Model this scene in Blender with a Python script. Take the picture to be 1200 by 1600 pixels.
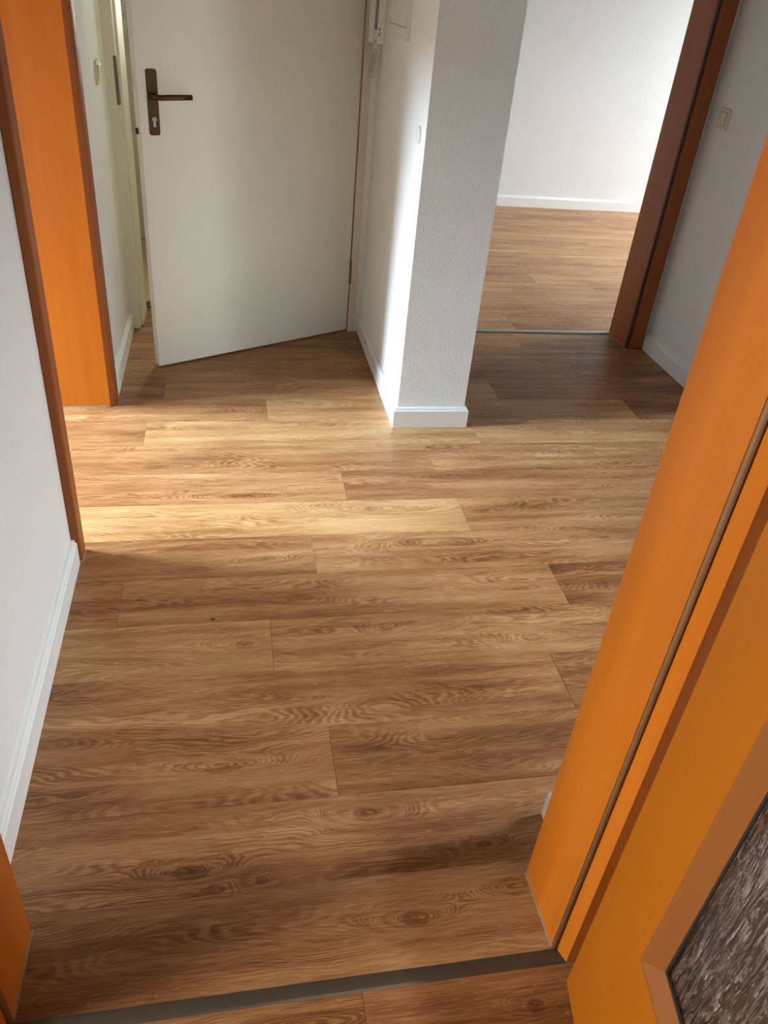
import bpy, bmesh, math, random
from mathutils import Matrix, Vector

for o in list(bpy.data.objects):
    bpy.data.objects.remove(o, do_unlink=True)
S = bpy.context.scene
C = S.collection
R = math.radians

# ------------------------------------------------------------------ camera
cam = bpy.data.cameras.new('camera')
cam.sensor_fit = 'HORIZONTAL'
cam.sensor_width = 36.0
cam.lens = 36.0 * 1231.08 / 1200.0
cam.clip_start = 0.02
cam_o = bpy.data.objects.new('camera', cam)
C.objects.link(cam_o)
cam_o.matrix_world = (Matrix.Translation((0, 0, 1.474)) @ Matrix.Rotation(R(-13.0185), 4, 'Z')
                      @ Matrix.Rotation(R(55.9797), 4, 'X') @ Matrix.Rotation(R(5.8426), 4, 'Z'))
S.camera = cam_o

# ------------------------------------------------------------------ world, daylight at the windows, exposure
w = bpy.data.worlds.new('World')
S.world = w
w.use_nodes = True
wn = w.node_tree
wn.nodes.clear()
wo = wn.nodes.new('ShaderNodeOutputWorld')
wb = wn.nodes.new('ShaderNodeBackground')
wb.inputs['Color'].default_value = (0.80, 0.90, 1.0, 1)
wb.inputs['Strength'].default_value = 1.0
wn.links.new(wb.outputs[0], wo.inputs[0])


def daylight(name, loc, direction, sx, sy, power, color=(0.93, 0.97, 1.0), spread=180):
    l = bpy.data.lights.new(name, 'AREA')
    l.shape = 'RECTANGLE'
    l.size, l.size_y = sx, sy
    l.energy = power
    l.color = color
    l.spread = R(spread)
    o = bpy.data.objects.new(name, l)
    C.objects.link(o)
    o.location = loc
    o.rotation_euler = Vector(direction).to_track_quat('-Z', 'Y').to_euler()
    return o


daylight('daylight_left_room', (-9.6, 3.1, 3.92), (1, 0, -0.29), 4.6, 2.4, 23000, (0.71, 0.87, 1.0))
daylight('rear_fill_light', (0.70, -3.6, 2.1), (0.0, 1, -0.30), 0.24, 1.4, 240, (0.92, 0.97, 1.0))  # added light from behind the viewer, brightens what shows through the door glass
daylight('daylight_far_room', (6.2, 5.1, 3.3), (-1, 0, -0.5), 3.2, 2.2, 1150, (0.86, 0.94, 1.0))
daylight('daylight_near_room', (-3.6, 0.12, 2.2), (1, 0.02, -0.32), 1.1, 1.5, 340, (1.0, 0.96, 0.90))
daylight('daylight_hall', (4.8, 0.75, 3.6), (-2.6, 0.4, -2.1), 2.1, 1.6, 820, (0.90, 0.96, 1.0))
daylight('daylight_vestibule', (0.30, 5.62, 1.75), (-0.1, -1, -0.15), 0.7, 1.3, 78, (1.0, 0.89, 0.68))

vs = S.view_settings
vs.view_transform = 'Standard'
vs.look = 'None'
vs.gamma = 1.0
vs.use_curve_mapping = False
vs.exposure = 0.08

# ------------------------------------------------------------------ materials
MATS = {}


def newmat(name):
    m = bpy.data.materials.new(name)
    m.use_nodes = True
    nt = m.node_tree
    nt.nodes.clear()
    out = nt.nodes.new('ShaderNodeOutputMaterial')
    b = nt.nodes.new('ShaderNodeBsdfPrincipled')
    nt.links.new(b.outputs[0], out.inputs[0])
    MATS[name] = m
    return m, nt, b


def nd(nt, t, **kw):
    n = nt.nodes.new(t)
    for k, v in kw.items():
        if k in n.inputs.keys() if hasattr(n.inputs, 'keys') else False:
            n.inputs[k].default_value = v
        else:
            setattr(n, k, v)
    return n


def math_(nt, op, a, b=None, c=None, clamp=False):
    n = nt.nodes.new('ShaderNodeMath')
    n.operation = op
    n.use_clamp = clamp
    for i, v in enumerate((a, b, c)):
        if v is None:
            continue
        if isinstance(v, (int, float)):
            n.inputs[i].default_value = v
        else:
            nt.links.new(v, n.inputs[i])
    return n.outputs[0]


def vmul(nt, v, s):
    n = nt.nodes.new('ShaderNodeVectorMath')
    n.operation = 'MULTIPLY'
    nt.links.new(v, n.inputs[0])
    n.inputs[1].default_value = s
    return n.outputs[0]


def noise(nt, v, scale=1.0, detail=2.0, rough=0.5, dist=0.0):
    n = nt.nodes.new('ShaderNodeTexNoise')
    n.inputs['Scale'].default_value = scale
    n.inputs['Detail'].default_value = detail
    n.inputs['Roughness'].default_value = rough
    n.inputs['Distortion'].default_value = dist
    nt.links.new(v, n.inputs['Vector'])
    return n.outputs['Fac']


def ramp(nt, fac, stops):
    n = nt.nodes.new('ShaderNodeValToRGB')
    e = n.color_ramp.elements
    while len(e) < len(stops):
        e.new(0.5)
    for i, (p, c) in enumerate(stops):
        e[i].position = p
        e[i].color = (*c, 1) if len(c) == 3 else c
    nt.links.new(fac, n.inputs[0])
    return n.outputs[0]


def bump(nt, b, h, strength, dist):
    n = nt.nodes.new('ShaderNodeBump')
    n.inputs['Strength'].default_value = strength
    n.inputs['Distance'].default_value = dist
    nt.links.new(h, n.inputs['Height'])
    nt.links.new(n.outputs[0], b.inputs['Normal'])


def srgb(r, g, b):
    f = lambda c: (c / 255 / 12.92) if c / 255 <= 0.04045 else ((c / 255 + 0.055) / 1.055) ** 2.4
    return (f(r), f(g), f(b))


def plain(name, col, rough=0.5, metal=0.0, var=0.06, nscale=6.0, bumps=None):
    """plain coloured surface with a little procedural mottling and optional relief"""
    m, nt, b = newmat(name)
    tc = nt.nodes.new('ShaderNodeTexCoord')
    v = tc.outputs['Object']
    n1 = noise(nt, v, nscale, 4, 0.6)
    c0 = tuple(c * (1 - var) for c in col)
    c1 = tuple(min(1, c * (1 + var)) for c in col)
    nt.links.new(ramp(nt, n1, [(0.3, c0), (0.7, c1)]), b.inputs['Base Color'])
    b.inputs['Roughness'].default_value = rough
    b.inputs['Metallic'].default_value = metal
    if bumps:
        h = None
        for sc, amp in bumps['layers']:
            x = math_(nt, 'MULTIPLY', noise(nt, v, sc, 3, 0.55), amp)
            h = x if h is None else math_(nt, 'ADD', h, x)
        bump(nt, b, h, bumps['strength'], bumps['dist'])
    return m


plain('plaster', (0.80, 0.80, 0.79), 0.85, var=0.02, nscale=3,
      bumps=dict(layers=[(160, 1.0), (60, 0.8)], strength=0.35, dist=0.004))
plain('roughcast', (0.84, 0.835, 0.82), 0.9, var=0.02, nscale=5,
      bumps=dict(layers=[(170, 1.0), (380, 0.5), (60, 0.4)], strength=0.75, dist=0.005))
plain('side_room_dimmed_paint', (0.46, 0.42, 0.36), 0.85, var=0.02)  # unseen walls toned darker to cut bounce onto the left lining
plain('ceiling_dimmed_paint', (0.30, 0.28, 0.25), 0.9, var=0.02)  # unseen ceiling, colour darkened so upper walls get less bounce
plain('baseboard_white', (0.82, 0.82, 0.82), 0.38, var=0.01)
plain('cream_paint', (0.66, 0.61, 0.49), 0.42, var=0.03, nscale=4,
      bumps=dict(layers=[(30, 1.0)], strength=0.1, dist=0.002))
plain('door_cream', (0.80, 0.80, 0.71), 0.38, var=0.03, nscale=2.5)
plain('plastic_cream', (0.66, 0.62, 0.50), 0.35, var=0.02)
plain('plastic_white', (0.74, 0.73, 0.69), 0.4, var=0.02)
plain('slot_dark', (0.02, 0.018, 0.015), 0.6)
plain('groove_shade_brown', (0.035, 0.012, 0.005), 0.6)
plain('bronze', (0.085, 0.046, 0.014), 0.36, 0.75, var=0.15, nscale=20)
plain('cylinder_metal', (0.45, 0.42, 0.40), 0.35, 0.9, var=0.1)
plain('hinge_metal', (0.16, 0.14, 0.11), 0.4, 0.9, var=0.1)
plain('strike_metal', (0.15, 0.13, 0.09), 0.45, 0.8, var=0.15, nscale=25)
plain('threshold_metal', (0.085, 0.066, 0.045), 0.48, 0.4, var=0.08, nscale=30)
plain('threshold_grey', (0.42, 0.40, 0.36), 0.4, 0.6, var=0.05)
plain('seal_rubber', (0.24, 0.125, 0.055), 0.55, var=0.1)
plain('sealant', (0.34, 0.26, 0.17), 0.7, var=0.12, nscale=40)
plain('underlay', (0.045, 0.03, 0.018), 0.9)
plain('window_white', (0.8, 0.8, 0.8), 0.35, var=0.01)


def veneer(name, dark, mid, light, rough=0.36, k=1.0):
    """smooth stained veneer with upright grain"""
    m, nt, b = newmat(name)
    tc = nt.nodes.new('ShaderNodeTexCoord')
    v = tc.outputs['Object']
    a = noise(nt, vmul(nt, v, (24, 24, 1.1)), 1.0, 3, 0.55, 0.3)
    f = noise(nt, vmul(nt, v, (330, 330, 7)), 1.0, 3, 0.6)
    c = noise(nt, vmul(nt, v, (5, 5, 1.6)), 1.0, 2, 0.5)
    s = math_(nt, 'ADD', math_(nt, 'MULTIPLY', a, 0.45 * k), math_(nt, 'MULTIPLY', f, 0.22 * k))
    s = math_(nt, 'ADD', s, math_(nt, 'MULTIPLY', c, 0.33))
    s = math_(nt, 'ADD', s, 0.5 * (1 - 0.45 * k - 0.22 * k - 0.33))
    nt.links.new(ramp(nt, s, [(0.30, dark), (0.5, mid), (0.72, light)]), b.inputs['Base Color'])
    b.inputs['Roughness'].default_value = rough
    b.inputs['Specular IOR Level'].default_value = 0.3
    bump(nt, b, f, 0.06, 0.001)
    return m


veneer('veneer_orange', (0.45, 0.122, 0.009), (0.54, 0.153, 0.011), (0.61, 0.185, 0.015), 0.36)
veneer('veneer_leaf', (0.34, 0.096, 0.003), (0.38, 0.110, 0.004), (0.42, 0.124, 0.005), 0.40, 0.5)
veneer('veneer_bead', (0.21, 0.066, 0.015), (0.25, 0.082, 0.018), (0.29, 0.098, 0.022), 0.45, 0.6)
veneer('veneer_casing_shade', (0.24, 0.066, 0.014), (0.29, 0.082, 0.017), (0.34, 0.10, 0.020), 0.5)  # casing tone; far frame takes it whole, its shade put into the colour


# ---- oak laminate: one node group, knots are added per plank
def wood_group():
    g = bpy.data.node_groups.new('oak_laminate', 'ShaderNodeTree')
    itf = g.interface
    itf.new_socket('Vector', in_out='INPUT', socket_type='NodeSocketVector')
    for s, d in (('Seed', 0.0), ('Tint', 0.5), ('Red', 0.5), ('Knot', 0.0), ('Core', 0.0), ('Ring', 0.0)):
        k = itf.new_socket(s, in_out='INPUT', socket_type='NodeSocketFloat')
        k.default_value = d
    itf.new_socket('Color', in_out='OUTPUT', socket_type='NodeSocketColor')
    itf.new_socket('Height', in_out='OUTPUT', socket_type='NodeSocketFloat')
    itf.new_socket('Rough', in_out='OUTPUT', socket_type='NodeSocketFloat')
    gi = g.nodes.new('NodeGroupInput')
    go = g.nodes.new('NodeGroupOutput')
    L = g.links
    sd = g.nodes.new('ShaderNodeCombineXYZ')
    L.new(math_(g, 'MULTIPLY', gi.outputs['Seed'], 31.7), sd.inputs[0])
    L.new(math_(g, 'MULTIPLY', gi.outputs['Seed'], 13.3), sd.inputs[1])
    L.new(math_(g, 'MULTIPLY', gi.outputs['Seed'], 47.1), sd.inputs[2])
    ad = g.nodes.new('ShaderNodeVectorMath')
    ad.operation = 'ADD'
    L.new(gi.outputs['Vector'], ad.inputs[0])
    L.new(sd.outputs[0], ad.inputs[1])
    v = ad.outputs[0]
    sep = g.nodes.new('ShaderNodeSeparateXYZ')
    L.new(v, sep.inputs[0])
    # cathedral field and its contour lines
    n_big = noise(g, vmul(g, v, (1.3, 7.0, 1)), 1.0, 2, 0.45)
    n_wob = noise(g, vmul(g, v, (14, 60, 1)), 1.0, 2, 0.5)
    fld = math_(g, 'ADD', math_(g, 'MULTIPLY', sep.outputs[1], 26.0), math_(g, 'MULTIPLY', n_big, 15.0))
    fld = math_(g, 'ADD', fld, math_(g, 'MULTIPLY', n_wob, 0.7))
    fld = math_(g, 'ADD', fld, math_(g, 'MULTIPLY', gi.outputs['Knot'], 5.5))
    band = math_(g, 'SINE', math_(g, 'MULTIPLY', fld, 18.0))
    band2 = math_(g, 'SINE', math_(g, 'MULTIPLY', fld, 3.1))
    nmask = noise(g, vmul(g, v, (1.6, 9.0, 1)), 1.7, 1, 0.5)
    mask = g.nodes.new('ShaderNodeMapRange')
    mask.inputs[1].default_value = 0.40
    mask.inputs[2].default_value = 0.66
    L.new(math_(g, 'ADD', nmask, math_(g, 'MULTIPLY', gi.outputs['Knot'], 0.25)), mask.inputs[0])
    mk = mask.outputs[0]
    # fibres, pores, broad streaks, flecks
    fib = noise(g, vmul(g, v, (16, 430, 1)), 1.0, 3, 0.6)
    por = noise(g, vmul(g, v, (34, 900, 1)), 1.0, 2, 0.5)
    strk = noise(g, vmul(g, v, (1.5, 22, 1)), 1.0, 3, 0.55)
    blot = noise(g, vmul(g, v, (2.6, 6.5, 1)), 1.0, 2, 0.5)
    flk = noise(g, vmul(g, v, (46, 120, 1)), 1.0, 1, 0.4, 0.6)
    fm = g.nodes.new('ShaderNodeMapRange')
    fm.inputs[1].default_value = 0.70
    fm.inputs[2].default_value = 0.80
    L.new(flk, fm.inputs[0])
    val = math_(g, 'ADD', 0.5, math_(g, 'MULTIPLY', math_(g, 'MULTIPLY', band, mk), 0.14))
    val = math_(g, 'ADD', val, math_(g, 'MULTIPLY', math_(g, 'MULTIPLY', band2, mk), 0.07))
    for src, amp in ((fib, 0.68), (por, 0.42), (strk, 0.80), (blot, 0.50)):
        val = math_(g, 'ADD', val, math_(g, 'MULTIPLY', math_(g, 'SUBTRACT', src, 0.5), amp))
    val = math_(g, 'ADD', val, math_(g, 'MULTIPLY', fm.outputs[0], 0.19))
    val = math_(g, 'ADD', val, math_(g, 'SUBTRACT', gi.outputs['Tint'], 0.5))
    val = math_(g, 'SUBTRACT', val, math_(g, 'MULTIPLY', gi.outputs['Ring'], 0.16))
    val = math_(g, 'SUBTRACT', val, math_(g, 'MULTIPLY', gi.outputs['Core'], 0.30), clamp=True)
    col = ramp(g, val, [(0.0, (0.075, 0.031, 0.012)), (0.30, (0.205, 0.098, 0.040)),
                        (0.50, (0.315, 0.170, 0.077)), (0.72, (0.435, 0.262, 0.130)), (1.0, (0.56, 0.375, 0.205))])
    hs = g.nodes.new('ShaderNodeHueSaturation')
    hs.inputs['Hue'].default_value = 0.5
    L.new(math_(g, 'ADD', 0.479, math_(g, 'MULTIPLY', gi.outputs['Red'], 0.03)), hs.inputs['Hue'])
    hs.inputs['Saturation'].default_value = 1.08
    L.new(col, hs.inputs['Color'])
    L.new(hs.outputs[0], go.inputs['Color'])
    hgt = math_(g, 'ADD', math_(g, 'MULTIPLY', fib, 0.6), math_(g, 'MULTIPLY', por, 0.5))
    L.new(hgt, go.inputs['Height'])
    L.new(math_(g, 'ADD', 0.34, math_(g, 'MULTIPLY', fib, 0.16)), go.inputs['Rough'])
    return g


WOOD = wood_group()


def plank_mat(name, knots=()):
    """knots: (x, y, length, width, strength) in the plank's own metres"""
    m, nt, b = newmat(name)
    tc = nt.nodes.new('ShaderNodeTexCoord')
    oi = nt.nodes.new('ShaderNodeObjectInfo')
    sc = nt.nodes.new('ShaderNodeSeparateColor')
    nt.links.new(oi.outputs['Color'], sc.inputs[0])
    g = nt.nodes.new('ShaderNodeGroup')
    g.node_tree = WOOD
    nt.links.new(tc.outputs['Object'], g.inputs['Vector'])
    nt.links.new(sc.outputs[0], g.inputs['Tint'])
    nt.links.new(sc.outputs[1], g.inputs['Red'])
    nt.links.new(sc.outputs[2], g.inputs['Seed'])
    K = Co = Ri = None
    if knots:
        wob = nt.nodes.new('ShaderNodeTexNoise')
        wob.inputs['Scale'].default_value = 38
        wob.inputs['Detail'].default_value = 3
        nt.links.new(tc.outputs['Object'], wob.inputs['Vector'])
        wv = nt.nodes.new('ShaderNodeVectorMath')
        wv.operation = 'MULTIPLY_ADD'
        nt.links.new(wob.outputs['Color'], wv.inputs[0])
        wv.inputs[1].default_value = (0.022, 0.011, 0)
        nt.links.new(tc.outputs['Object'], wv.inputs[2])
        for (kx, ky, lx, ly, st) in knots:
            s1 = nt.nodes.new('ShaderNodeVectorMath')
            s1.operation = 'SUBTRACT'
            nt.links.new(wv.outputs[0], s1.inputs[0])
            s1.inputs[1].default_value = (kx + 0.011, ky + 0.0055, 0)
            s2 = vmul(nt, s1.outputs[0], (1 / lx, 1 / ly, 0))
            ln = nt.nodes.new('ShaderNodeVectorMath')
            ln.operation = 'LENGTH'
            nt.links.new(s2, ln.inputs[0])
            d = ln.outputs['Value']
            s3 = vmul(nt, s1.outputs[0], (0.30 / lx, 0.55 / ly, 0))
            ln2 = nt.nodes.new('ShaderNodeVectorMath')
            ln2.operation = 'LENGTH'
            nt.links.new(s3, ln2.inputs[0])
            d2 = ln2.outputs['Value']
            k = math_(nt, 'MULTIPLY', math_(nt, 'EXPONENT', math_(nt, 'MULTIPLY', math_(nt, 'MULTIPLY', d2, d2), -1.0)), st)
            # dark eye with a paler middle and a broken ring
            c = math_(nt, 'MULTIPLY', math_(nt, 'EXPONENT', math_(nt, 'MULTIPLY', math_(nt, 'MULTIPLY', d, d), -3.0)), st)
            rr = math_(nt, 'SUBTRACT', d, 0.85)
            r = math_(nt, 'MULTIPLY', math_(nt, 'EXPONENT', math_(nt, 'MULTIPLY', math_(nt, 'MULTIPLY', rr, rr), -26.0)), st)
            K = k if K is None else math_(nt, 'ADD', K, k)
            Co = c if Co is None else math_(nt, 'ADD', Co, c)
            Ri = r if Ri is None else math_(nt, 'ADD', Ri, r)
        nt.links.new(K, g.inputs['Knot'])
        nt.links.new(Co, g.inputs['Core'])
        nt.links.new(Ri, g.inputs['Ring'])
    nt.links.new(g.outputs['Color'], b.inputs['Base Color'])
    nt.links.new(g.outputs['Rough'], b.inputs['Roughness'])
    b.inputs['Specular IOR Level'].default_value = 0.32
    bump(nt, b, g.outputs['Height'], 0.10, 0.0012)
    return m


plank_mat('oak_plank')


def glass_mats():
    # patterned door glass: bark-like upright ridges
    m, nt, b = newmat('patterned_glass')
    tc = nt.nodes.new('ShaderNodeTexCoord')
    v = tc.outputs['Object']
    h1 = noise(nt, vmul(nt, v, (56, 56, 5)), 1.0, 2, 0.5, 0.7)
    h2 = noise(nt, vmul(nt, v, (170, 170, 24)), 1.0, 2, 0.5, 0.5)
    rid = math_(nt, 'POWER', math_(nt, 'ABSOLUTE', math_(nt, 'SUBTRACT', h1, 0.5)), 0.7)
    h = math_(nt, 'ADD', math_(nt, 'MULTIPLY', rid, 1.6), math_(nt, 'MULTIPLY', h2, 0.30))
    b.inputs['Base Color'].default_value = (0.90, 0.88, 0.88, 1)
    b.inputs['Transmission Weight'].default_value = 1.0
    b.inputs['Roughness'].default_value = 0.09
    b.inputs['IOR'].default_value = 1.5
    bump(nt, b, h, 1.0, 0.022)
    tr = nt.nodes.new('ShaderNodeBsdfTransparent')
    tr.inputs[0].default_value = (0.86, 0.82, 0.81, 1)
    mx = nt.nodes.new('ShaderNodeMixShader')
    mx.inputs[0].default_value = 0.16
    nt.links.new(b.outputs[0], mx.inputs[1])
    nt.links.new(tr.outputs[0], mx.inputs[2])
    nt.links.new(mx.outputs[0], [n for n in nt.nodes if n.type == 'OUTPUT_MATERIAL'][0].inputs[0])
    # clear window pane: lets daylight through, keeps a faint reflection
    m = bpy.data.materials.new('clear_pane')
    m.use_nodes = True
    nt = m.node_tree
    nt.nodes.clear()
    out = nt.nodes.new('ShaderNodeOutputMaterial')
    tr = nt.nodes.new('ShaderNodeBsdfTransparent')
    tr.inputs[0].default_value = (0.95, 0.97, 0.96, 1)
    gl = nt.nodes.new('ShaderNodeBsdfGlossy')
    gl.inputs['Roughness'].default_value = 0.02
    mx = nt.nodes.new('ShaderNodeMixShader')
    mx.inputs[0].default_value = 0.06
    nt.links.new(tr.outputs[0], mx.inputs[1])
    nt.links.new(gl.outputs[0], mx.inputs[2])
    nt.links.new(mx.outputs[0], out.inputs[0])
    MATS['clear_pane'] = m
    # frosted pebble glass in the vestibule
    m, nt, b = newmat('frosted_glass')
    tc = nt.nodes.new('ShaderNodeTexCoord')
    n1 = noise(nt, tc.outputs['Object'], 110, 2, 0.5)
    b.inputs['Base Color'].default_value = (0.86, 0.86, 0.82, 1)
    b.inputs['Transmission Weight'].default_value = 0.12
    b.inputs['Roughness'].default_value = 0.3
    bump(nt, b, n1, 1.0, 0.01)


glass_mats()

# ------------------------------------------------------------------ mesh helpers


def box(bm, x0, x1, y0, y1, z0, z1, bev=0.0, seg=1):
    vs_ = [bm.verts.new((x, y, z)) for z in (z0, z1) for y in (y0, y1) for x in (x0, x1)]
    f = [(0, 2, 3, 1), (4, 5, 7, 6), (0, 1, 5, 4), (2, 6, 7, 3), (0, 4, 6, 2), (1, 3, 7, 5)]
    fs = [bm.faces.new([vs_[i] for i in q]) for q in f]
    if bev:
        es = list({e for q in fs for e in q.edges})
        bmesh.ops.bevel(bm, geom=es, offset=bev, segments=seg, affect='EDGES', profile=0.5)


def prism(bm, pts, z0, z1):
    """upright prism over a plan outline (counter-clockwise)"""
    a = [bm.verts.new((x, y, z0)) for x, y in pts]
    b = [bm.verts.new((x, y, z1)) for x, y in pts]
    n = len(pts)
    bm.faces.new(a[::-1])
    bm.faces.new(b)
    for i in range(n):
        bm.faces.new((a[i], a[(i + 1) % n], b[(i + 1) % n], b[i]))


def tube(bm, pts, r, n=10, caps=True):
    pts = [Vector(p) for p in pts]
    rings = []
    up = Vector((0, 0, 1))
    for i, p in enumerate(pts):
        t = (pts[min(i + 1, len(pts) - 1)] - pts[max(i - 1, 0)]).normalized()
        a = t.cross(up)
        if a.length < 1e-3:
            a = t.cross(Vector((0, 1, 0)))
        a.normalize()
        b = t.cross(a).normalized()
        rr = r[i] if isinstance(r, (list, tuple)) else r
        rings.append([bm.verts.new(p + a * rr * math.cos(2 * math.pi * k / n) + b * rr * math.sin(2 * math.pi * k / n)) for k in range(n)])
    for i in range(len(rings) - 1):
        for k in range(n):
            bm.faces.new((rings[i][k], rings[i][(k + 1) % n], rings[i + 1][(k + 1) % n], rings[i + 1][k]))
    if caps:
        bm.faces.new(rings[0][::-1])
        bm.faces.new(rings[-1])


def sweep(bm, path, prof):
    """path: plan points; prof: closed outline of (offset to the left of travel, z); mitred corners"""
    P = [Vector(p) for p in path]
    rings = []
    for i, p in enumerate(P):
        d0 = (P[i] - P[i - 1]).normalized() if i else (P[1] - P[0]).normalized()
        d1 = (P[i + 1] - P[i]).normalized() if i < len(P) - 1 else d0
        n0 = Vector((-d0.y, d0.x))
        n1 = Vector((-d1.y, d1.x))
        m = (n0 + n1).normalized()
        k = 1 / max(0.2, m.dot(n0))
        rings.append([bm.verts.new((p.x + m.x * o * k, p.y + m.y * o * k, z)) for o, z in prof])
    n = len(prof)
    for i in range(len(rings) - 1):
        for k in range(n):
            bm.faces.new((rings[i][k], rings[i + 1][k], rings[i + 1][(k + 1) % n], rings[i][(k + 1) % n]))
    bm.faces.new(rings[0])
    bm.faces.new(rings[-1][::-1])


def mesh_of(name, fn, mat, smooth=False):
    bm = bmesh.new()
    fn(bm)
    bmesh.ops.recalc_face_normals(bm, faces=bm.faces)
    me = bpy.data.meshes.new(name)
    bm.to_mesh(me)
    bm.free()
    me.materials.append(MATS[mat] if isinstance(mat, str) else mat)
    if smooth:
        me.polygons.foreach_set('use_smooth', [True] * len(me.polygons))
    return me


def obj(name, fn, mat, parent=None, loc=(0, 0, 0), smooth=False, mesh=None):
    me = mesh or mesh_of(name, fn, mat, smooth)
    o = bpy.data.objects.new(name, me)
    C.objects.link(o)
    o.location = loc
    if parent:
        o.parent = parent
    return o


def tag(o, label, cat, kind=None, group=None):
    o['label'] = label
    o['category'] = cat
    if kind:
        o['kind'] = kind
    if group:
        o['group'] = group
    return o


def empty(name, loc=(0, 0, 0), rz=0.0):
    o = bpy.data.objects.new(name, None)
    C.objects.link(o)
    o.location = loc
    o.rotation_euler = (0, 0, rz)
    o.empty_display_size = 0.1
    return o


def boxes(lst, bev=0.0, seg=1):
    def fn(bm):
        for q in lst:
            box(bm, *q, bev=bev, seg=seg)
    return fn


H = 2.50
# ------------------------------------------------------------------ floors
rnd = random.Random(7)
ROW = 0.19168
SEAM0 = 3.5427          # far edge line of row 0
PL = 1.288


def plank_mesh_fn(l, wd):
    def fn(bm):
        c = 0.0007
        x, y = l / 2 - 0.00025, wd / 2 - 0.00025
        lo = [bm.verts.new((sx * x, sy * y, -0.009)) for sx, sy in ((-1, -1), (1, -1), (1, 1), (-1, 1))]
        mi = [bm.verts.new((sx * x, sy * y, -c)) for sx, sy in ((-1, -1), (1, -1), (1, 1), (-1, 1))]
        hi = [bm.verts.new((sx * (x - c), sy * (y - c), 0)) for sx, sy in ((-1, -1), (1, -1), (1, 1), (-1, 1))]
        bm.faces.new(hi)
        bm.faces.new(lo[::-1])
        for a, b in ((lo, mi), (mi, hi)):
            for i in range(4):
                bm.faces.new((a[i], a[(i + 1) % 4], b[(i + 1) % 4], b[i]))
    return fn


plank_cache = {}


def plank(parent, x0, x1, y0, y1, tint, red, seed, knots=None, mat='oak_plank'):
    l, wd = round(x1 - x0, 4), round(y1 - y0, 4)
    cx, cy = (x0 + x1) / 2, (y0 + y1) / 2
    if knots:
        m = plank_mat('oak_plank_knotted', [(kx - cx, ky - cy, a, b, s) for kx, ky, a, b, s in knots])
        me = mesh_of('plank', plank_mesh_fn(l, wd), m)
    else:
        key = (l, wd, mat)
        if key not in plank_cache:
            plank_cache[key] = mesh_of('plank', plank_mesh_fn(l, wd), mat)
        me = plank_cache[key]
    o = obj('plank', None, None, parent, (cx, cy, 0), mesh=me)
    o.color = (tint, red, seed, 1)
    return o


# hall: measured end joints per row, and tints of the planks left to right, some raised to carry the light band
floor = obj('floor', boxes([(-5.32, 2.30, 0.661, 3.74, -0.06, -0.0095), (-0.60, 0.641, 3.74, 3.985, -0.06, -0.0095)]), 'underlay')
tag(floor, 'brown oak laminate plank floor of the hallway', 'floor', 'structure')
BUTT = {-1: 1.445, 0: 0.62, 1: 1.622, 2: 1.147, 3: 1.722, 4: 0.957, 5: 0.729, 6: 0.379, 7: 0.762, 8: 0.236,
        9: 0.962, 10: 0.088, 11: 0.831, 12: 0.206, 13: 0.75, 14: -0.56}
SECOND = {1: -0.096, 2: -0.265, 3: 0.140, 4: -0.318, 5: -0.559, 9: -0.313}
# tint either side of the joint seen in the photograph: row -> {interval start: (tint, red)}
TINT = {
    (-1, 0): (0.50, 0.5), (-1, 1): (0.50, 0.45), (0, 0): (0.47, 0.5), (0, 1): (0.46, 0.5),
    (1, -1): (0.43, 0.5), (1, 0): (0.40, 0.45), (1, 1): (0.36, 0.45),
    (2, -1): (0.36, 0.45), (2, 0): (0.59, 0.5), (2, 1): (0.40, 0.4),
    (3, -1): (0.44, 0.40), (3, 0): (0.60, 0.5), (3, 1): (0.36, 0.4),
    (4, -1): (0.48, 0.40), (4, 0): (0.63, 0.56), (4, 1): (0.62, 0.45),  # rightmost tint raised: part wood tone, part light band
    (5, -1): (0.60, 0.5), (5, 0): (0.50, 0.42), (5, 1): (0.53, 0.42),
    (6, 0): (0.49, 0.38), (6, 1): (0.44, 0.30), (7, 0): (0.60, 0.56), (7, 1): (0.48, 0.42),
    (8, 0): (0.42, 0.42), (8, 1): (0.47, 0.42), (9, -1): (0.45, 0.42), (9, 0): (0.45, 0.42), (9, 1): (0.36, 0.38),
    (10, 0): (0.56, 0.58), (10, 1): (0.50, 0.46), (11, 0): (0.47, 0.42), (11, 1): (0.38, 0.4),
    (12, 0): (0.43, 0.40), (12, 1): (0.40, 0.48), (13, 0): (0.44, 0.40), (13, 1): (0.44, 0.4),
    (14, 0): (0.47, 0.46), (14, 1): (0.49, 0.46),
}
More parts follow.
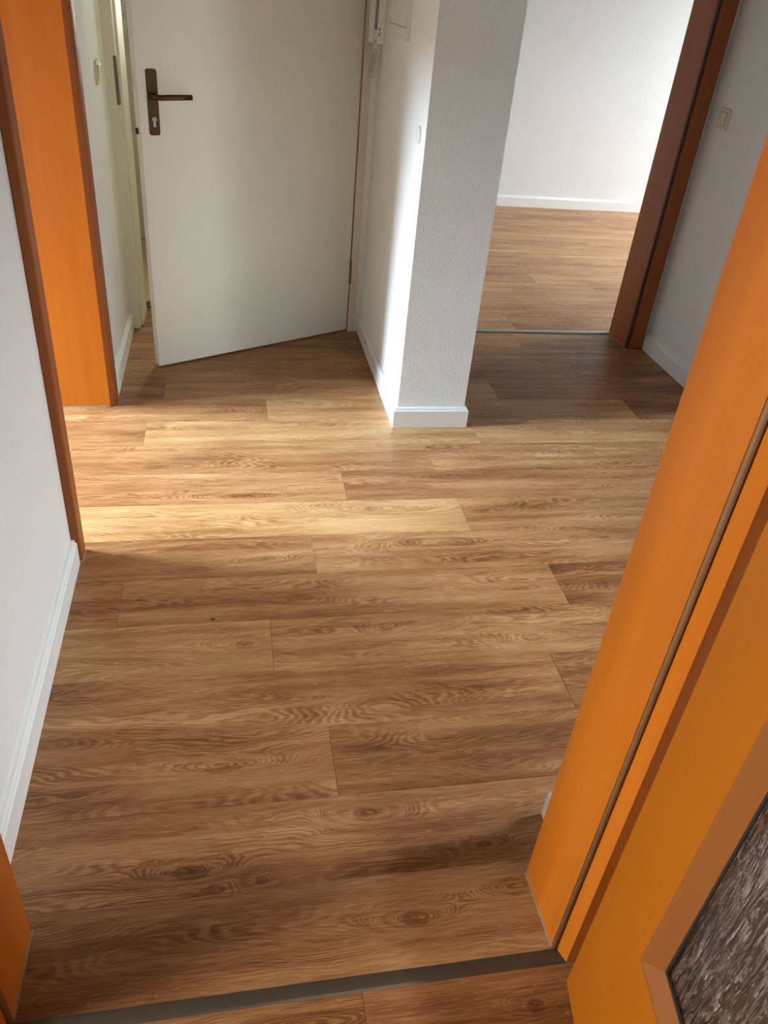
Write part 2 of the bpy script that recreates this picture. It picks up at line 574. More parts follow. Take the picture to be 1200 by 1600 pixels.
# knots where the photograph shows them: x, y, length, width, strength
KNOTS = [(0.320, 0.764, .024, .014, 1.0), (0.527, 0.805, .038, .017, .75), (-0.099, 0.908, .034, .014, .9), (0.257, 1.000, .026, .016, .95),
         (0.491, 0.899, .016, .009, .8), (-0.037, 1.150, .040, .013, .75), (0.035, 0.875, .012, .009, .7), (0.017, 1.535, .026, .013, .7),
         (0.473, 1.585, .030, .012, .6), (0.400, 1.560, .016, .016, .55), (-0.262, 2.440, .046, .013, .9), (0.052, 2.245, .060, .017, .75),
         (-0.02, 2.235, .030, .010, .4), (0.451, 2.148, .020, .012, .95), (0.610, 2.143, .055, .017, .65), (0.379, 2.742, .022, .013, .7),
         (0.545, 1.958, .050, .018, .5), (0.714, 1.945, .045, .02, .5), (0.975, 1.780, .03, .016, .6), (0.814, 1.492, .035, .016, .55),
         (0.640, 1.290, .05, .015, .35), (0.179, 1.708, .04, .02, .45), (0.06, 1.350, .03, .010, .3), (0.20, 1.335, .028, .010, .4),
         (-0.10, 1.87, .06, .014, .45), (0.08, 1.90, .035, .012, .4), (0.83, 2.12, .03, .012, .5), (0.95, 2.47, .04, .016, .5),
         (1.35, 2.50, .05, .018, .45), (0.35, 2.33, .035, .014, .5), (-0.16, 2.645, .02, .010, .35), (0.30, 2.62, .03, .010, .35),
         (0.05, 3.03, .03, .012, .4), (0.36, 3.05, .03, .012, .5), (0.12, 3.20, .07, .018, .5), (1.25, 3.40, .04, .012, .4),
         (0.02, 1.005, .025, .012, .3), (-0.30, 1.72, .05, .05, .35), (0.70, 2.66, .05, .014, .3), (1.3, 2.66, .06, .015, .4)]


def lay(parent, y_hi, rows, x_lo, x_hi, butts, second=None, tints=None, knots=(), y_min=None, y_max=None, mat='oak_plank', base=0.48, sp=0.05):
    for r in rows:
        y1, y0 = y_hi - r * ROW, y_hi - (r + 1) * ROW
        if y_max is not None:
            y1 = min(y1, y_max)
        if y_min is not None:
            y0 = max(y0, y_min)
        if y1 - y0 < 0.01:
            continue
        b = butts[r]
        js = [b]
        if second and r in second:
            js.append(second[r])
        lo, hi = min(js), max(js)
        while lo > x_lo:
            lo -= PL
            js.append(lo)
        while hi < x_hi:
            hi += PL
            js.append(hi)
        js = sorted(set(js))
        for i in range(len(js) - 1):
            a, c = max(js[i], x_lo), min(js[i + 1], x_hi)
            if c - a < 0.02:
                continue
            tk = None
            if tints:
                nb = (1 if a >= b - 0.01 else (0 if c >= b - 0.01 else -1))
                if a < b + 0.02 and c > b - PL - 0.4:
                    tk = tints.get((r, nb))
            t = tk or (base + rnd.uniform(-sp, sp), 0.45 + rnd.uniform(-0.1, 0.12))
            ks = [k for k in knots if a < k[0] < c and y0 < k[1] < y1]
            plank(parent, a, c, y0, y1, t[0], t[1], rnd.uniform(0, 1), ks, mat)


lay(floor, SEAM0, range(-1, 15), -5.30, 2.30, BUTT, SECOND, TINT, KNOTS)
lay(floor, SEAM0, range(-3, -1), -0.465, 0.612, {-2: 0.2, -3: -0.9}, y_max=3.984, base=0.40, sp=0.03)

# room the photograph is taken from
floor_near = obj('floor', boxes([(-2.12, 0.94, -2.60, 0.66, -0.06, -0.0095)]), 'underlay')
tag(floor_near, 'brown oak laminate floor in front of the near threshold strip', 'floor', 'structure')
nb_ = {r: rnd.uniform(-0.6, 0.6) for r in range(0, 18)}
nb_[0] = 0.199
lay(floor_near, 0.6520, range(0, 17), -2.10, 0.93, nb_, knots=[(0.50, 0.585, .016, .010, .9), (0.06, 0.60, .05, .02, .4)], base=0.45, y_min=-2.58)

# far room behind the shade-toned wooden door frame
floor_far = obj('floor', boxes([(0.30, 4.90, 3.742, 6.60, -0.06, -0.0095)]), 'underlay')
tag(floor_far, 'sunlit oak laminate floor of the room beyond the shade-toned door frame', 'floor', 'structure')
fb_ = {r: rnd.uniform(0.9, 2.1) for r in range(0, 20)}
for r, x in ((14, 1.491), (13, 1.642), (12, 1.844), (11, 2.213), (6, 2.58)):
    fb_[r] = x
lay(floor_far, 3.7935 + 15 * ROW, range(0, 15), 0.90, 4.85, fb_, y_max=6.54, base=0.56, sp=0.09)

# vestibule behind the entrance door
floor_vest = obj('floor', boxes([(-1.2, 0.69, 3.986, 5.40, -0.06, -0.0095)]), 'underlay')
tag(floor_vest, 'pale wooden floor seen through the gap beside the white door', 'floor', 'structure')
plain('pale_plank', (0.62, 0.42, 0.25), 0.45, var=0.12, nscale=9)
vb_ = {r: rnd.uniform(-0.9, 0.9) for r in range(0, 8)}
lay(floor_vest, 4.09 + 7 * ROW, range(0, 7), -1.18, 0.68, vb_, mat='pale_plank')

# ------------------------------------------------------------------ shell
def wall(name, lst, label, mat='plaster'):
    return tag(obj(name, boxes(lst), mat), label, 'wall', 'structure')


XL = -0.458      # left wall face
wall('wall_left', [(-0.70, XL, 0.655, 1.945, 0, H), (-0.70, XL, 2.935, 3.735, 0, H), (-0.70, XL, 1.945, 2.935, 2.03, H)],
     'white plastered left hallway wall with the orange framed doorway')
wall('wall_near', [(-0.457, -0.412, 0.665, 0.812, 0, H), (0.600, 2.11, 0.665, 0.812, 0, H), (0.656, 2.11, 0.812, 0.942, 0, H),
                   (-0.412, 0.600, 0.665, 0.812, 2.03, H)], 'white wall around the nearest orange door frame')
wall('wall_back', [(-0.70, -0.464, 3.736, 3.95, 0, H), (0.612, 0.641, 3.722, 3.95, 0, H), (-0.464, 0.612, 3.722, 3.95, 2.03, H)],
     'white wall around the cream entrance door')
wall('wall_middle', [(0.642, 0.915, 2.730, 3.95, 0, H)], 'rough white plastered wall end projecting between the two far doors', 'roughcast')
wall('wall_right', [(2.110, 2.30, 0.665, 0.945, 0, H), (2.110, 2.30, 1.505, 3.76, 0, H), (2.110, 2.30, 0.945, 1.505, 0, 0.9), (2.110, 2.30, 0.945, 1.505, 2.15, H)], 'shaded white right hallway wall with a light switch')
wall('wall_passage', [(0.916, 1.036, 3.566, 3.742, 0, H), (2.034, 2.109, 3.566, 3.742, 0, H), (1.036, 2.034, 3.566, 3.742, 2.03, H)],
     'white wall above the shade-toned far door frame')
wall('wall_far', [(0.30, 4.90, 6.532, 6.70, 0, H)], 'bright white rear wall of the far room')
wall('wall_far_side', [(4.80, 4.95, 3.742, 4.0, 0, H), (4.80, 4.95, 6.2, 6.531, 0, H), (4.80, 4.95, 4.0, 6.2, 0, 0.8), (4.80, 4.95, 4.0, 6.2, 2.3, H)],
     'white window wall of the far room')
wall('wall_far_front', [(2.301, 4.799, 3.60, 3.741, 0, H)], 'white front wall of the far room right of its door')
wall('wall_far_end', [(0.30, 0.89, 5.45, 6.531, 0, H), (0.70, 0.899, 3.951, 5.449, 0, H)], 'white left wall of the far room')
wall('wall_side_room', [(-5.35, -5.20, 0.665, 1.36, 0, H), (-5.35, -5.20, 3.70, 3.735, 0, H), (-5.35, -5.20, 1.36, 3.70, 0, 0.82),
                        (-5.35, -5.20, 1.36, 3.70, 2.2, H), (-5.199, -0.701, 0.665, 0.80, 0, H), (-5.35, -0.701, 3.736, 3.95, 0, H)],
     'side room walls behind the left doorway, toned down to hold back bounce light', 'side_room_dimmed_paint')
wall('wall_rear', [(-2.15, 0.55, -2.75, -2.60, 0, H), (0.79, 0.95, -2.75, -2.60, 0, H), (0.55, 0.79, -2.75, -2.60, 0, 0.8), (0.55, 0.79, -2.75, -2.60, 2.2, H), (-2.15, -2.0, -2.599, -0.16, 0, H), (-2.15, -2.0, 0.49, 0.664, 0, H), (-2.15, -2.0, -0.16, 0.49, 0, 0.8), (-2.15, -2.0, -0.16, 0.49, 2.2, H), (0.80, 0.95, -2.599, 0.664, 0, H),
                   (-1.999, -0.701, 0.625, 0.654, 0, H)], 'white walls of the room in front of the nearest door frame')
wall('wall_vestibule', [(-1.20, -0.02, 5.22, 5.40, 0, H), (0.62, 0.699, 5.22, 5.40, 0, H), (-0.02, 0.62, 5.22, 5.40, 0, 0.9), (-0.02, 0.62, 5.22, 5.40, 2.2, H),
                        (-1.20, -1.05, 3.951, 5.219, 0, H)],
     'cream wall seen through the gap beside the white door', 'cream_paint')
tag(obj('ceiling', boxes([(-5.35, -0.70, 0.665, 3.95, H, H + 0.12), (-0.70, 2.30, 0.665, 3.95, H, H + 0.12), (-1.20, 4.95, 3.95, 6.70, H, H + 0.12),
                            (2.30, 4.95, 3.60, 3.95, H, H + 0.12), (-2.15, 0.95, -2.75, 0.665, H, H + 0.12)]), 'ceiling_dimmed_paint'), 'plain matt ceiling darkened to hold back bounce light', 'ceiling', 'structure')


def window(name, plane, at, a0, a1, z0, z1, label):
    """casement in a wall; plane 'x': wall normal along x"""
    e = empty(name, (at, (a0 + a1) / 2, z0) if plane == 'x' else ((a0 + a1) / 2, at, z0), 0 if plane == 'x' else R(90))
    hw, h = (a1 - a0) / 2, z1 - z0
    f = 0.06 if hw > 0.35 else 0.03
    mid_ = [(-.03, .03, -f / 2, f / 2, f, h - f)] if hw > 0.35 else []
    obj('window_frame', boxes([(-.03, .03, -hw, -hw + f, 0, h), (-.03, .03, hw - f, hw, 0, h), (-.03, .03, -hw + f, hw - f, 0, f),
                               (-.03, .03, -hw + f, hw - f, h - f, h)] + mid_), 'window_white', e)
    for s in ((-1, 1) if mid_ else (0,)):
        c0, c1 = sorted((s * f / 2, s * (hw - f))) if s else (-hw + f, hw - f)
        obj('pane', boxes([(-.004, .004, c0, c1, f, h - f)]), 'clear_pane', e)
    obj('window_sill', boxes([(-.04, .04, -hw, hw, -.025, 0)]), 'window_white', e)
    return tag(e, label, 'window', 'structure')


window('window_1', 'x', -5.28, 1.362, 3.698, 0.85, 2.198, 'white window of the side room behind the left doorway')
window('window_2', 'x', 4.88, 4.002, 6.198, 0.83, 2.298, 'white window of the far room')
window('window_4', 'y', 5.31, -0.018, 0.618, 0.93, 2.198, 'small white window of the vestibule')

window('window_3', 'x', 2.21, 0.947, 1.503, 0.93, 2.148, 'white window in the right hallway wall hidden behind the nearest door frame')
window('window_6_added', 'y', -2.68, 0.552, 0.788, 0.83, 2.198, 'narrow white window added behind the viewer to brighten the door glass')  # opening added to go with the rear light on the glass
window('window_5', 'x', -2.08, -0.158, 0.488, 0.83, 2.198, 'white window on the left of the room nearest to the viewer')

# ------------------------------------------------------------------ baseboards
BB = [(0, 0), (0.016, 0), (0.016, 0.071), (0.013, 0.0755), (0.0105, 0.076), (0.0105, 0.081), (0.008, 0.084), (0, 0.084)]


def baseboard(name, path, label):
    o = obj(name, lambda bm: sweep(bm, path, BB), 'baseboard_white')
    return tag(o, label, 'baseboard', 'structure')


baseboard('baseboard_left', [(XL, 1.908), (XL, 0.8125)], 'white baseboard along the near left wall')
baseboard('baseboard_left_far', [(XL, 3.700), (XL, 2.985)], 'white baseboard between left door frame and entrance door frame')
baseboard('baseboard_middle', [(0.915, 3.562), (0.915, 2.730), (0.642, 2.730), (0.642, 3.712)], 'white baseboard wrapped around the projecting wall end')
baseboard('baseboard_right', [(2.110, 0.945), (2.110, 3.545)], 'white baseboard along the shaded right wall')
baseboard('baseboard_far', [(4.79, 6.532), (0.91, 6.532)], 'white baseboard of the bright far room')
baseboard('baseboard_near', [(0.656, 0.837), (0.656, 0.942), (2.09, 0.942)], 'short white baseboard end peeking past the nearest right door frame')

# ------------------------------------------------------------------ door frames
ORANGE, CAS = 'veneer_orange', 'veneer_casing_shade'


def frame_left():
    e = empty('trim_1', (XL, 2.43, 0))
    o = (XL, 2.43)
    T = lambda q: (q[0] - o[0], q[1] - o[0], q[2] - o[1], q[3] - o[1], q[4], q[5])
    B = lambda n, lst, m, bev=0.0, seg=1: obj(n, boxes([T(q) for q in lst], bev, seg), m, e)
    B('lining', [(-0.715, -0.464, 1.946, 1.972, 0, 2.03)], ORANGE, 0.001)
    B('lining', [(-0.715, -0.464, 2.902, 2.934, 0.004, 2.03)], ORANGE, 0.001)
    B('lining', [(-0.715, -0.464, 1.972, 2.902, 2.0, 2.03)], ORANGE, 0.001)
    B('casing', [(XL, -0.434, 1.910, 1.970, 0.006, 2.07)], CAS, 0.004, 2)
    pts = [(-0.4635, 2.9035), (-0.455, 2.9055), (-0.447, 2.911), (-0.442, 2.919), (-0.440, 2.930), (-0.440, 2.970), (-0.443, 2.974), (XL, 2.974), (XL, 2.9345), (-0.4635, 2.9345)]
    obj('casing', lambda bm: prism(bm, [(x - o[0], y - o[1]) for x, y in pts], 0.002, 2.0), CAS, e)
    B('casing', [(XL, -0.434, 1.970, 2.975, 2.005, 2.07)], CAS, 0.004, 2)
    B('sealant', [(XL, -0.433, 1.9085, 1.9735, 0, 0.006)], 'sealant')
    B('sealant', [(-0.70, -0.464, 2.9005, 2.904, 0, 0.004)], 'sealant')
    return tag(e, 'orange wooden door frame of the left doorway', 'door frame', 'structure')


frame_left()


def frame_far():
    e = empty('trim_2', (1.535, 3.65, 0))
    ox, oy = 1.535, 3.65
    T = lambda q: (q[0] - ox, q[1] - ox, q[2] - oy, q[3] - oy, q[4], q[5])
    B = lambda n, lst, m, bev=0.0, seg=1: obj(n, boxes([T(q) for q in lst], bev, seg), m, e)
    B('lining', [(2.006, 2.034, 3.5665, 3.768, 0.003, 2.03)], CAS, 0.001)  # far frame's shade is put into this darker veneer
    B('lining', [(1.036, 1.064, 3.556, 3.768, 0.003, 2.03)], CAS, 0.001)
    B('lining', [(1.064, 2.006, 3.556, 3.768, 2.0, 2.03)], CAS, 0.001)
    B('seal', [(2.0065, 2.0185, 3.553, 3.5655, 0.003, 2.03)], 'groove_shade_brown')  # dark strip in place of the shaded groove beside the casing
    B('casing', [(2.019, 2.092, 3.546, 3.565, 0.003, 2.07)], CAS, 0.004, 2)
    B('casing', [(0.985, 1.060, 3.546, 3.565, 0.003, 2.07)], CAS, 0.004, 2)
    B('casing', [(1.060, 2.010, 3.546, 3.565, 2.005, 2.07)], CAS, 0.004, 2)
    B('sealant', [(2.003, 2.010, 3.555, 3.745, 0, 0.003)], 'sealant')
    return tag(e, 'wooden door frame of the bright far room with its shade put into the veneer', 'door frame', 'structure')


frame_far()


def frame_near():
    e = empty('trim_3', (0.092, 0.74, 0))
    ox, oy = 0.092, 0.74

    def side(mir):
        X = lambda x: (x - ox) if not mir else (-(x - 0.562) - 0.379 - ox)

        def P(name, pts, z0, z1, mat):
            q = [(X(x), y - oy) for x, y in pts]
            if mir:
                q = q[::-1]
            obj(name, lambda bm: prism(bm, q, z0, z1), mat, e)
        P('lining', [(0.562, 0.827), (0.564, 0.682), (0.599, 0.682), (0.599, 0.830), (0.5635, 0.830)], 0.004, 2.03, ORANGE)
        obj('seal', lambda bm: tube(bm, [(X(0.5675), 0.677 - oy, 0.004), (X(0.5675), 0.677 - oy, 2.0)], 0.0048, 10), 'seal_rubber', e, smooth=True)
        P('rebate_strip', [(0.5705, 0.672), (0.5795, 0.648), (0.650, 0.648), (0.650, 0.664), (0.599, 0.664), (0.599, 0.672)] if not mir else
          [(0.5705, 0.672), (0.5795, 0.648), (0.640, 0.648), (0.640, 0.654), (0.592, 0.654), (0.592, 0.672)], 0.0047, 2.06, ORANGE)
        P('sealant', [(0.5595, 0.828), (0.5615, 0.680), (0.566, 0.680), (0.564, 0.828)], 0, 0.004, 'sealant')
        if not mir:
            P('casing', [(0.568, 0.830), (0.600, 0.830), (0.600, 0.813), (0.636, 0.813), (0.636, 0.834), (0.568, 0.834)][::-1], 0.003, 2.07, CAS)
    side(False)
    side(True)
    obj('head_lining', boxes([(-0.379 - ox, 0.562 - ox, 0.682 - oy, 0.830 - oy, 2.0, 2.03)]), ORANGE, e)
    return tag(e, 'orange wooden door frame nearest to the viewer with brown rubber seal', 'door frame', 'structure')


frame_near()


def frame_entrance():
    e = empty('trim_4', (0.075, 3.72, 0))
    ox, oy = 0.075, 3.72

    def P(name, pts, z0, z1, mat, bevel=False):
        obj(name, lambda bm: prism(bm, [(x - ox, y - oy) for x, y in pts], z0, z1), mat, e)
    # latch-side post with its stepped rebate
    P('post', [(-0.4635, 3.706), (-0.414, 3.706), (-0.412, 3.709), (-0.412, 3.744), (-0.419, 3.750), (-0.405, 3.752), (-0.402, 3.756),
               (-0.402, 3.962), (-0.4635, 3.962)], 0.003, 2.03, 'cream_paint')
    P('post', [(0.578, 3.720), (0.610, 3.720), (0.6115, 3.722), (0.6115, 3.962), (0.548, 3.962), (0.548, 3.776), (0.583, 3.772), (0.583, 3.750), (0.578, 3.745)], 0.0, 2.03, 'cream_paint')
    obj('head', boxes([(-0.402 - ox, 0.585 - ox, 3.722 - oy, 3.962 - oy, 2.0, 2.03)]), 'cream_paint', e)
    obj('strike_plate', boxes([(-0.4235 - ox, -0.4113 - ox, 3.7048 - oy, 3.738 - oy, 0.955, 1.130)], 0.001), 'strike_metal', e)
    obj('threshold', boxes([(-0.402 - ox, 0.585 - ox, 3.985 - oy, 4.085 - oy, -0.009, 0.006)], 0.002), 'threshold_metal', e)
    return tag(e, 'cream painted frame of the entrance door', 'door frame', 'structure')


frame_entrance()


# ------------------------------------------------------------------ threshold strips
def dome(x0, x1, y0, y1, h, z=0.0):
    def fn(bm):
        n = 8
        pr = []
        for i in range(n + 1):
            t = i / n
            pr.append((y0 + (y1 - y0) * t, z + h * (math.sin(math.pi * t) ** 0.55)))
        a = [bm.verts.new((x0, y, q)) for y, q in pr]
        b = [bm.verts.new((x1, y, q)) for y, q in pr]
        for i in range(n):
            bm.faces.new((a[i], a[i + 1], b[i + 1], b[i]))
        bm.faces.new(a)
        bm.faces.new(b[::-1])
        bm.faces.new((a[0], b[0], b[-1], a[-1]))
    return fn


t5 = obj('trim_5', dome(-0.394, 0.5790, 0.6480, 0.6765, 0.0045), 'threshold_metal', smooth=False)
tag(t5, 'dark bronze metal threshold strip across the nearest doorway', 'threshold strip', 'structure')
t6 = obj('trim_6', dome(1.064, 2.006, 3.745, 3.785, 0.006), 'threshold_grey')
tag(t6, 'thin grey threshold strip at the entrance of the far room', 'threshold strip', 'structure')


# ------------------------------------------------------------------ door furniture
def rounded_plate(bm, w_, h_, d, r=0.008, seg=4):
    """plate in local XZ, thickness along +Y, centred"""
    pts = []
    for cx, cz, a0 in ((w_ / 2 - r, h_ / 2 - r, 0), (-w_ / 2 + r, h_ / 2 - r, 90), (-w_ / 2 + r, -h_ / 2 + r, 180), (w_ / 2 - r, -h_ / 2 + r, 270)):
        for i in range(seg + 1):
            a = R(a0 + 90 * i / seg)
            pts.append((cx + r * math.cos(a), cz + r * math.sin(a)))
    lay_ = []
    for y, k in ((0, 1.0), (d * 0.7, 1.0), (d, 1 - 0.0016 / max(w_, 0.01))):
        lay_.append([bm.verts.new((x * k, y, z * (1 - (1 - k) * w_ / h_))) for x, z in pts])
    n = len(pts)
    for i in range(2):
        for k in range(n):
            bm.faces.new((lay_[i][k], lay_[i][(k + 1) % n], lay_[i + 1][(k + 1) % n], lay_[i + 1][k]))
    bm.faces.new(lay_[0])
    bm.faces.new(lay_[-1][::-1])


def add_handle(leaf_e, sx, z_sp, side, y_face, towards, plate_z=1.0285, plate_h=0.217, cyl=True):
    """long plate, lever, cylinder; side=+1 on the +Y face, -1 on the -Y face; towards = sign of lever along X"""
    def M(fn):
        def g(bm):
            fn(bm)
            for v in bm.verts:
                v.co.y *= side
        return g
    pl_ = obj('handle_plate', M(lambda bm: rounded_plate(bm, 0.040, plate_h, 0.007)), 'bronze', leaf_e, (sx, y_face, plate_z))
    for dx in (-.011, .011):
        for dz in (-plate_h / 2 + .010, plate_h / 2 - .010):
            obj('screw', M(lambda bm: tube(bm, [(0, 0.005, 0), (0, 0.0078, 0)], 0.0033, 8)), 'slot_dark', pl_, (dx, 0, dz))

    def lever(bm):
        t = towards
        pts = [(0, .004, 0), (0, .022, 0), (t * .002, .034, 0), (t * .008, .042, 0), (t * .018, .047, 0), (t * .035, .049, 0.001), (t * .085, .049, 0.001), (t * .132, .049, 0.001)]
        tube(bm, pts, [.0115, .0105, .0098, .0095, .0095, .0095, .0095, .0095], 14)
        for v in bm.verts:          # flatten the grip a little
            if abs(v.co.x) > .03:
                v.co.y = .049 + (v.co.y - .049) * 0.72
    obj('lever', M(lever), 'bronze', leaf_e, (sx, y_face, z_sp), smooth=True)
    if cyl:
        def cy(bm):
            tube(bm, [(0, .005, .008), (0, .011, .008)], .0085, 16)
            box(bm, -.005, .005, .005, .011, -.017, .004, 0.001)
        c = obj('lock_cylinder', M(cy), 'cylinder_metal', leaf_e, (sx + 0.002, y_face, 0.966))
        obj('keyhole', M(lambda bm: box(bm, -.0012, .0012, .0105, .0114, .004, .013)), 'slot_dark', c)


# entrance door: hinged on the right, swung into the hall
LW = 0.987
e1 = empty('door_1', (0.573, 3.727, 0), math.atan2(-0.4672, -0.8842))
obj('leaf', boxes([(0.0, LW, -0.040, 0, 0.008, 1.990)], 0.0012), 'door_cream', e1)
add_handle(e1, LW - 0.054, 1.050, 1, 0.0, -1)
obj('lock_faceplate', boxes([(LW, LW + 0.0015, -0.031, -0.011, 0.88, 1.12)]), 'door_cream', e1)
obj('lock_hole_block', boxes([(LW, LW + 0.009, -0.027, -0.015, 0.922, 0.942)], 0.001), 'slot_dark', e1)  # black block standing in for a dark hole at the lock
for z in (0.24, 1.70):
    hg = obj('hinge', lambda bm: tube(bm, [(0, 0, 0), (0, 0, 0.112)], 0.0065, 12), 'hinge_metal', e1, (-0.004, 0.004, z), smooth=False)
    obj('hinge_cap', lambda bm: tube(bm, [(0, 0, 0.112), (0, 0, 0.117)], 0.0048, 12), 'hinge_metal', hg)
tag(e1, 'cream entrance door standing ajar with bronze lever handle', 'door', 'structure')

# glazed door in the foreground, hinged on the right post of the nearest frame
PH = R(10)
e2 = empty('door_2', (0.5665, 0.6135, 0), math.atan2(-math.cos(PH), -math.sin(PH)))
W2, T2 = 0.955, 0.040          # local +X along the leaf, local -Y is the seen side
g0, g1, h0, h1 = 0.144, W2 - 0.144, 0.380, 1.85


def leaf2(bm):
    # rectangular ring with thickness, one skin
    def ring(y):
        o_ = [bm.verts.new(p) for p in ((0, y, .008), (W2, y, .008), (W2, y, 1.99), (0, y, 1.99))]
        i_ = [bm.verts.new(p) for p in ((g0, y, h0), (g1, y, h0), (g1, y, h1), (g0, y, h1))]
        return o_, i_
    o0, i0 = ring(0)
    o1, i1 = ring(T2)
    for k in range(4):
        j = (k + 1) % 4
        bm.faces.new((o0[k], o0[j], i0[j], i0[k]))
        bm.faces.new((o1[k], i1[k], i1[j], o1[j]))
        bm.faces.new((o0[k], o1[k], o1[j], o0[j]))
        bm.faces.new((i0[k], i0[j], i1[j], i1[k]))


obj('leaf', leaf2, 'veneer_leaf', e2)
BW, BO, BI = 0.030, -0.004, 0.013         # bead width, outer lip, depth at the glass


def bead(corners_out, corners_in, flip):
    def fn(bm):
        y_o, y_i, y_b = (BO, BI, BI + .004) if not flip else (T2 - BO, T2 - BI, T2 - BI - .004)
        a0_, a1_ = corners_out
        b0_, b1_ = corners_in
        mid = lambda p, q, t: (p[0] + (q[0] - p[0]) * t, p[1] + (q[1] - p[1]) * t)
        yb0 = 0.0005 if not flip else T2 - 0.0005
        prof = [(0, yb0), (0, y_o), (0.22, y_o), (1.0, y_i), (1.0, y_b), (0.1, y_b)]
        A = [bm.verts.new((*[mid(a0_, b0_, t)[0]], y, mid(a0_, b0_, t)[1])) for t, y in prof]
        B = [bm.verts.new((*[mid(a1_, b1_, t)[0]], y, mid(a1_, b1_, t)[1])) for t, y in prof]
        n = len(prof)
        for k in range(n):
            bm.faces.new((A[k], A[(k + 1) % n], B[(k + 1) % n], B[k]))
        bm.faces.new(A)
        bm.faces.new(B[::-1])
    return fn


ou = [(g0, h0), (g1, h0), (g1, h1), (g0, h1)]
inn = [(g0 + BW, h0 + BW), (g1 - BW, h0 + BW), (g1 - BW, h1 - BW), (g0 + BW, h1 - BW)]
for fl in (False, True):
    for k in range(4):
        j = (k + 1) % 4
        obj('glazing_bead', bead((ou[k], ou[j]), (inn[k], inn[j]), fl), 'veneer_bead', e2)
obj('glass_pane', boxes([(g0 + 0.012, g1 - 0.012, BI + .0045, BI + .0095, h0 + 0.012, h1 - 0.012)]), 'patterned_glass', e2)
obj('glass_gasket', boxes([(g0 + BW - .001, g0 + BW + .0025, BI + .001, BI + .0044, h0 + BW, h1 - BW), (g0 + BW, g1 - BW, BI + .001, BI + .0044, h0 + BW - .001, h0 + BW + .0025)]), 'slot_dark', e2)
add_handle(e2, W2 - 0.054, 1.050, -1, 0.0, -1)
for z in (0.22, 1.70):
    obj('hinge', lambda bm: tube(bm, [(0, 0, 0), (0, 0, 0.09)], 0.007, 12), 'hinge_metal', e2, (-0.006, T2 + 0.006, z))
tag(e2, 'open orange wooden door with patterned glass panel in the foreground', 'door', 'structure')

# glazed cream door at the back of the vestibule
e3 = empty('door_3', (-0.48, 5.215, 0))
obj('leaf', boxes([(-.43, .43, -.035, 0, .008, 1.02), (-.43, -.33, -.035, 0, 1.02, 1.98), (.33, .43, -.035, 0, 1.02, 1.98), (-.33, .33, -.035, 0, 1.88, 1.98)]), 'cream_paint', e3)
obj('glazing_bar', boxes([(-.33, .33, -.050, -.034, 1.02, 1.075)], 0.004), 'cream_paint', e3)
obj('glass_pane', boxes([(-.33, .33, -.020, -.012, 1.02, 1.88)]), 'frosted_glass', e3)
tag(e3, 'cream door with frosted glass glimpsed beyond the entrance door', 'door', 'structure')

# ------------------------------------------------------------------ wall fittings


def switch(loc, rz, label):
    e = empty('light_switch', loc, rz)      # local +Y points out of the wall
    obj('cover_frame', lambda bm: rounded_plate(bm, 0.080, 0.080, 0.009, 0.008), 'plastic_cream', e)
    obj('shadow_gap', lambda bm: rounded_plate(bm, 0.0555, 0.0555, 0.0096, 0.004), 'slot_dark', e)

    def rocker(bm):
        box(bm, -.0262, .0262, .008, .0125, -.0262, .0262, 0.002, 2)
        for v in bm.verts:
            if v.co.y > .011:
                v.co.y += v.co.z * 0.08
    obj('rocker', rocker, 'plastic_cream', e)
    return tag(e, label, 'light switch', group='light switches')


switch((XL, 3.448, 1.097), R(-90), 'cream light switch between the left orange frame and the entrance door')
switch((2.110, 3.437, 1.097), R(90), 'cream light switch on the shaded right wall')

# round blank cover
e = obj('wall_socket_cover', lambda bm: (tube(bm, [(0, 0, 0), (-.005, 0, 0), (-.007, 0, 0)], [.027, .027, .023], 32)), 'plastic_white', None, (0.642, 2.822, 1.050))
tag(e, 'small round white blank cover near the edge of the projecting wall', 'cover plate')

# intercom
e = empty('intercom_phone', (0.642, 3.660, 1.250))
obj('base', boxes([(-.030, 0, -.040, .040, 0, .215)], .003, 2), 'plastic_white', e)


def handset(bm):
    box(bm, -.058, -.039, -.022, .022, 0.002, .213, .005, 2)
    box(bm, -.042, -.029, -.018, .020, 0.012, .050, .002)
    box(bm, -.042, -.029, -.018, .020, .160, .205, .002)


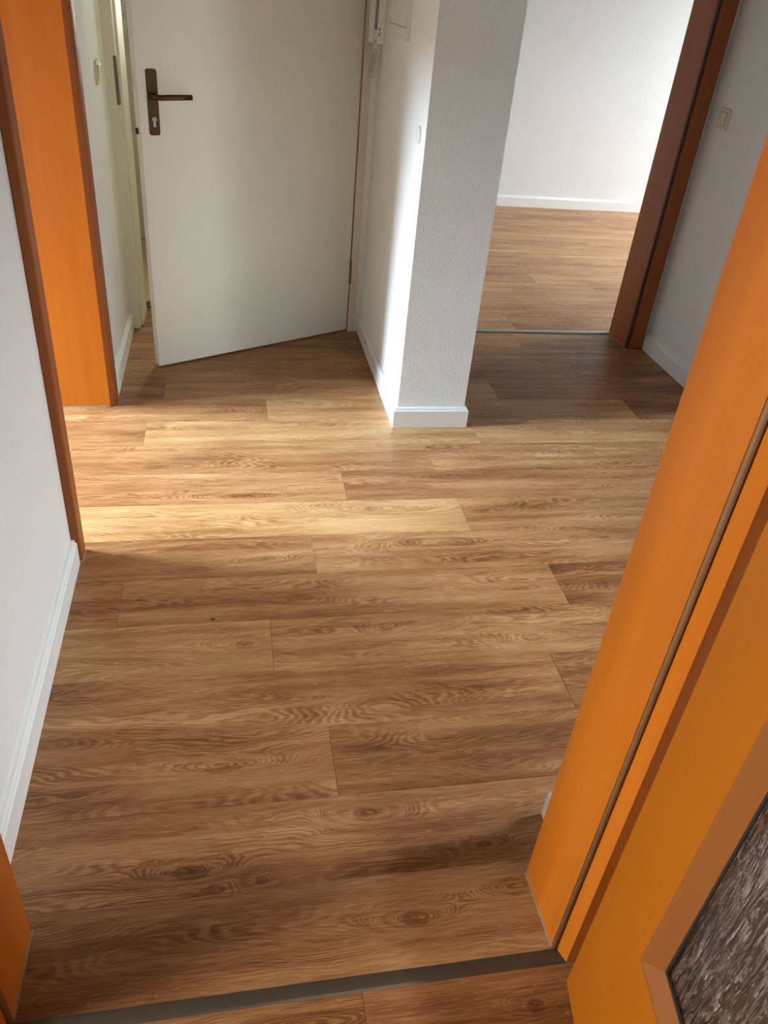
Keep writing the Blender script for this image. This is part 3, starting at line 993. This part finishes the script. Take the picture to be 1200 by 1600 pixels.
obj('handset', handset, 'plastic_white', e)
for z in (.028, .046):
    obj('slot', boxes([(-.026, -.022, -.0404, -.039, z, z + .011)]), 'slot_dark', e)


def coil(bm):
    pts = []
    a, b = Vector((-.030, -.016, -.030)), Vector((-.046, -.006, -.118))
    pts += [Vector((-.048, 0, .002)), Vector((-.047, -.004, -.012))]
    n = 150
    for i in range(n + 1):
        t = i / n
        ang = t * 2 * math.pi * 13
        pts.append(a.lerp(b, t) + Vector((math.cos(ang) * .0095, math.sin(ang) * .0095, 0)))
    pts += [Vector((-.030, -.010, -.122)), Vector((-.018, -.012, -.10)), Vector((-.014, -.014, -.05)), Vector((-.014, -.012, .002))]
    tube(bm, pts, .0022, 6)


obj('coiled_cord', coil, 'plastic_cream', e, smooth=True)


def feed(bm):
    pts = [(-.012, -.020, .002), (-.012, -.022, -.03), (-.010, -.024, -.075), (-.016, -.020, -.100), (-.024, -.012, -.088), (-.028, -.008, -.05)]
    tube(bm, pts, .0022, 6)


obj('cable', feed, 'plastic_white', e, smooth=True)
tag(e, 'white wall intercom handset with coiled cord beside the entrance door', 'intercom')

# fuse box door
e = empty('fuse_box', (0.642, 3.315, 1.298))
obj('box_frame', boxes([(-.010, 0, -.195, .195, 0, .036), (-.010, 0, -.195, -.170, .036, .60), (-.010, 0, .170, .195, .036, .60), (-.010, 0, -.170, .170, .575, .60)]), 'plastic_white', e)
obj('box_door', boxes([(-.013, -.002, -.1695, .1695, .0385, .5745)], .001), 'plastic_white', e)
obj('shadow_gap', boxes([(-.0085, -.001, -.1698, .1698, .0361, .0386)]), 'slot_dark', e)
tag(e, 'flat white fuse box door on the projecting wall beside the intercom', 'fuse box')

# crumb on the floor
def crumb(bm):
    bmesh.ops.create_icosphere(bm, subdivisions=1, radius=0.0042)
    for i, v in enumerate(bm.verts):
        v.co.x *= 1.3 + 0.2 * math.sin(i * 2.1)
        v.co.z = max(-0.0012, v.co.z * 0.5)


e = obj('crumb', crumb, 'slot_dark', None, (-0.064, 1.638, 0.0012))
tag(e, 'tiny black crumb lying on the laminate floor', 'crumb')
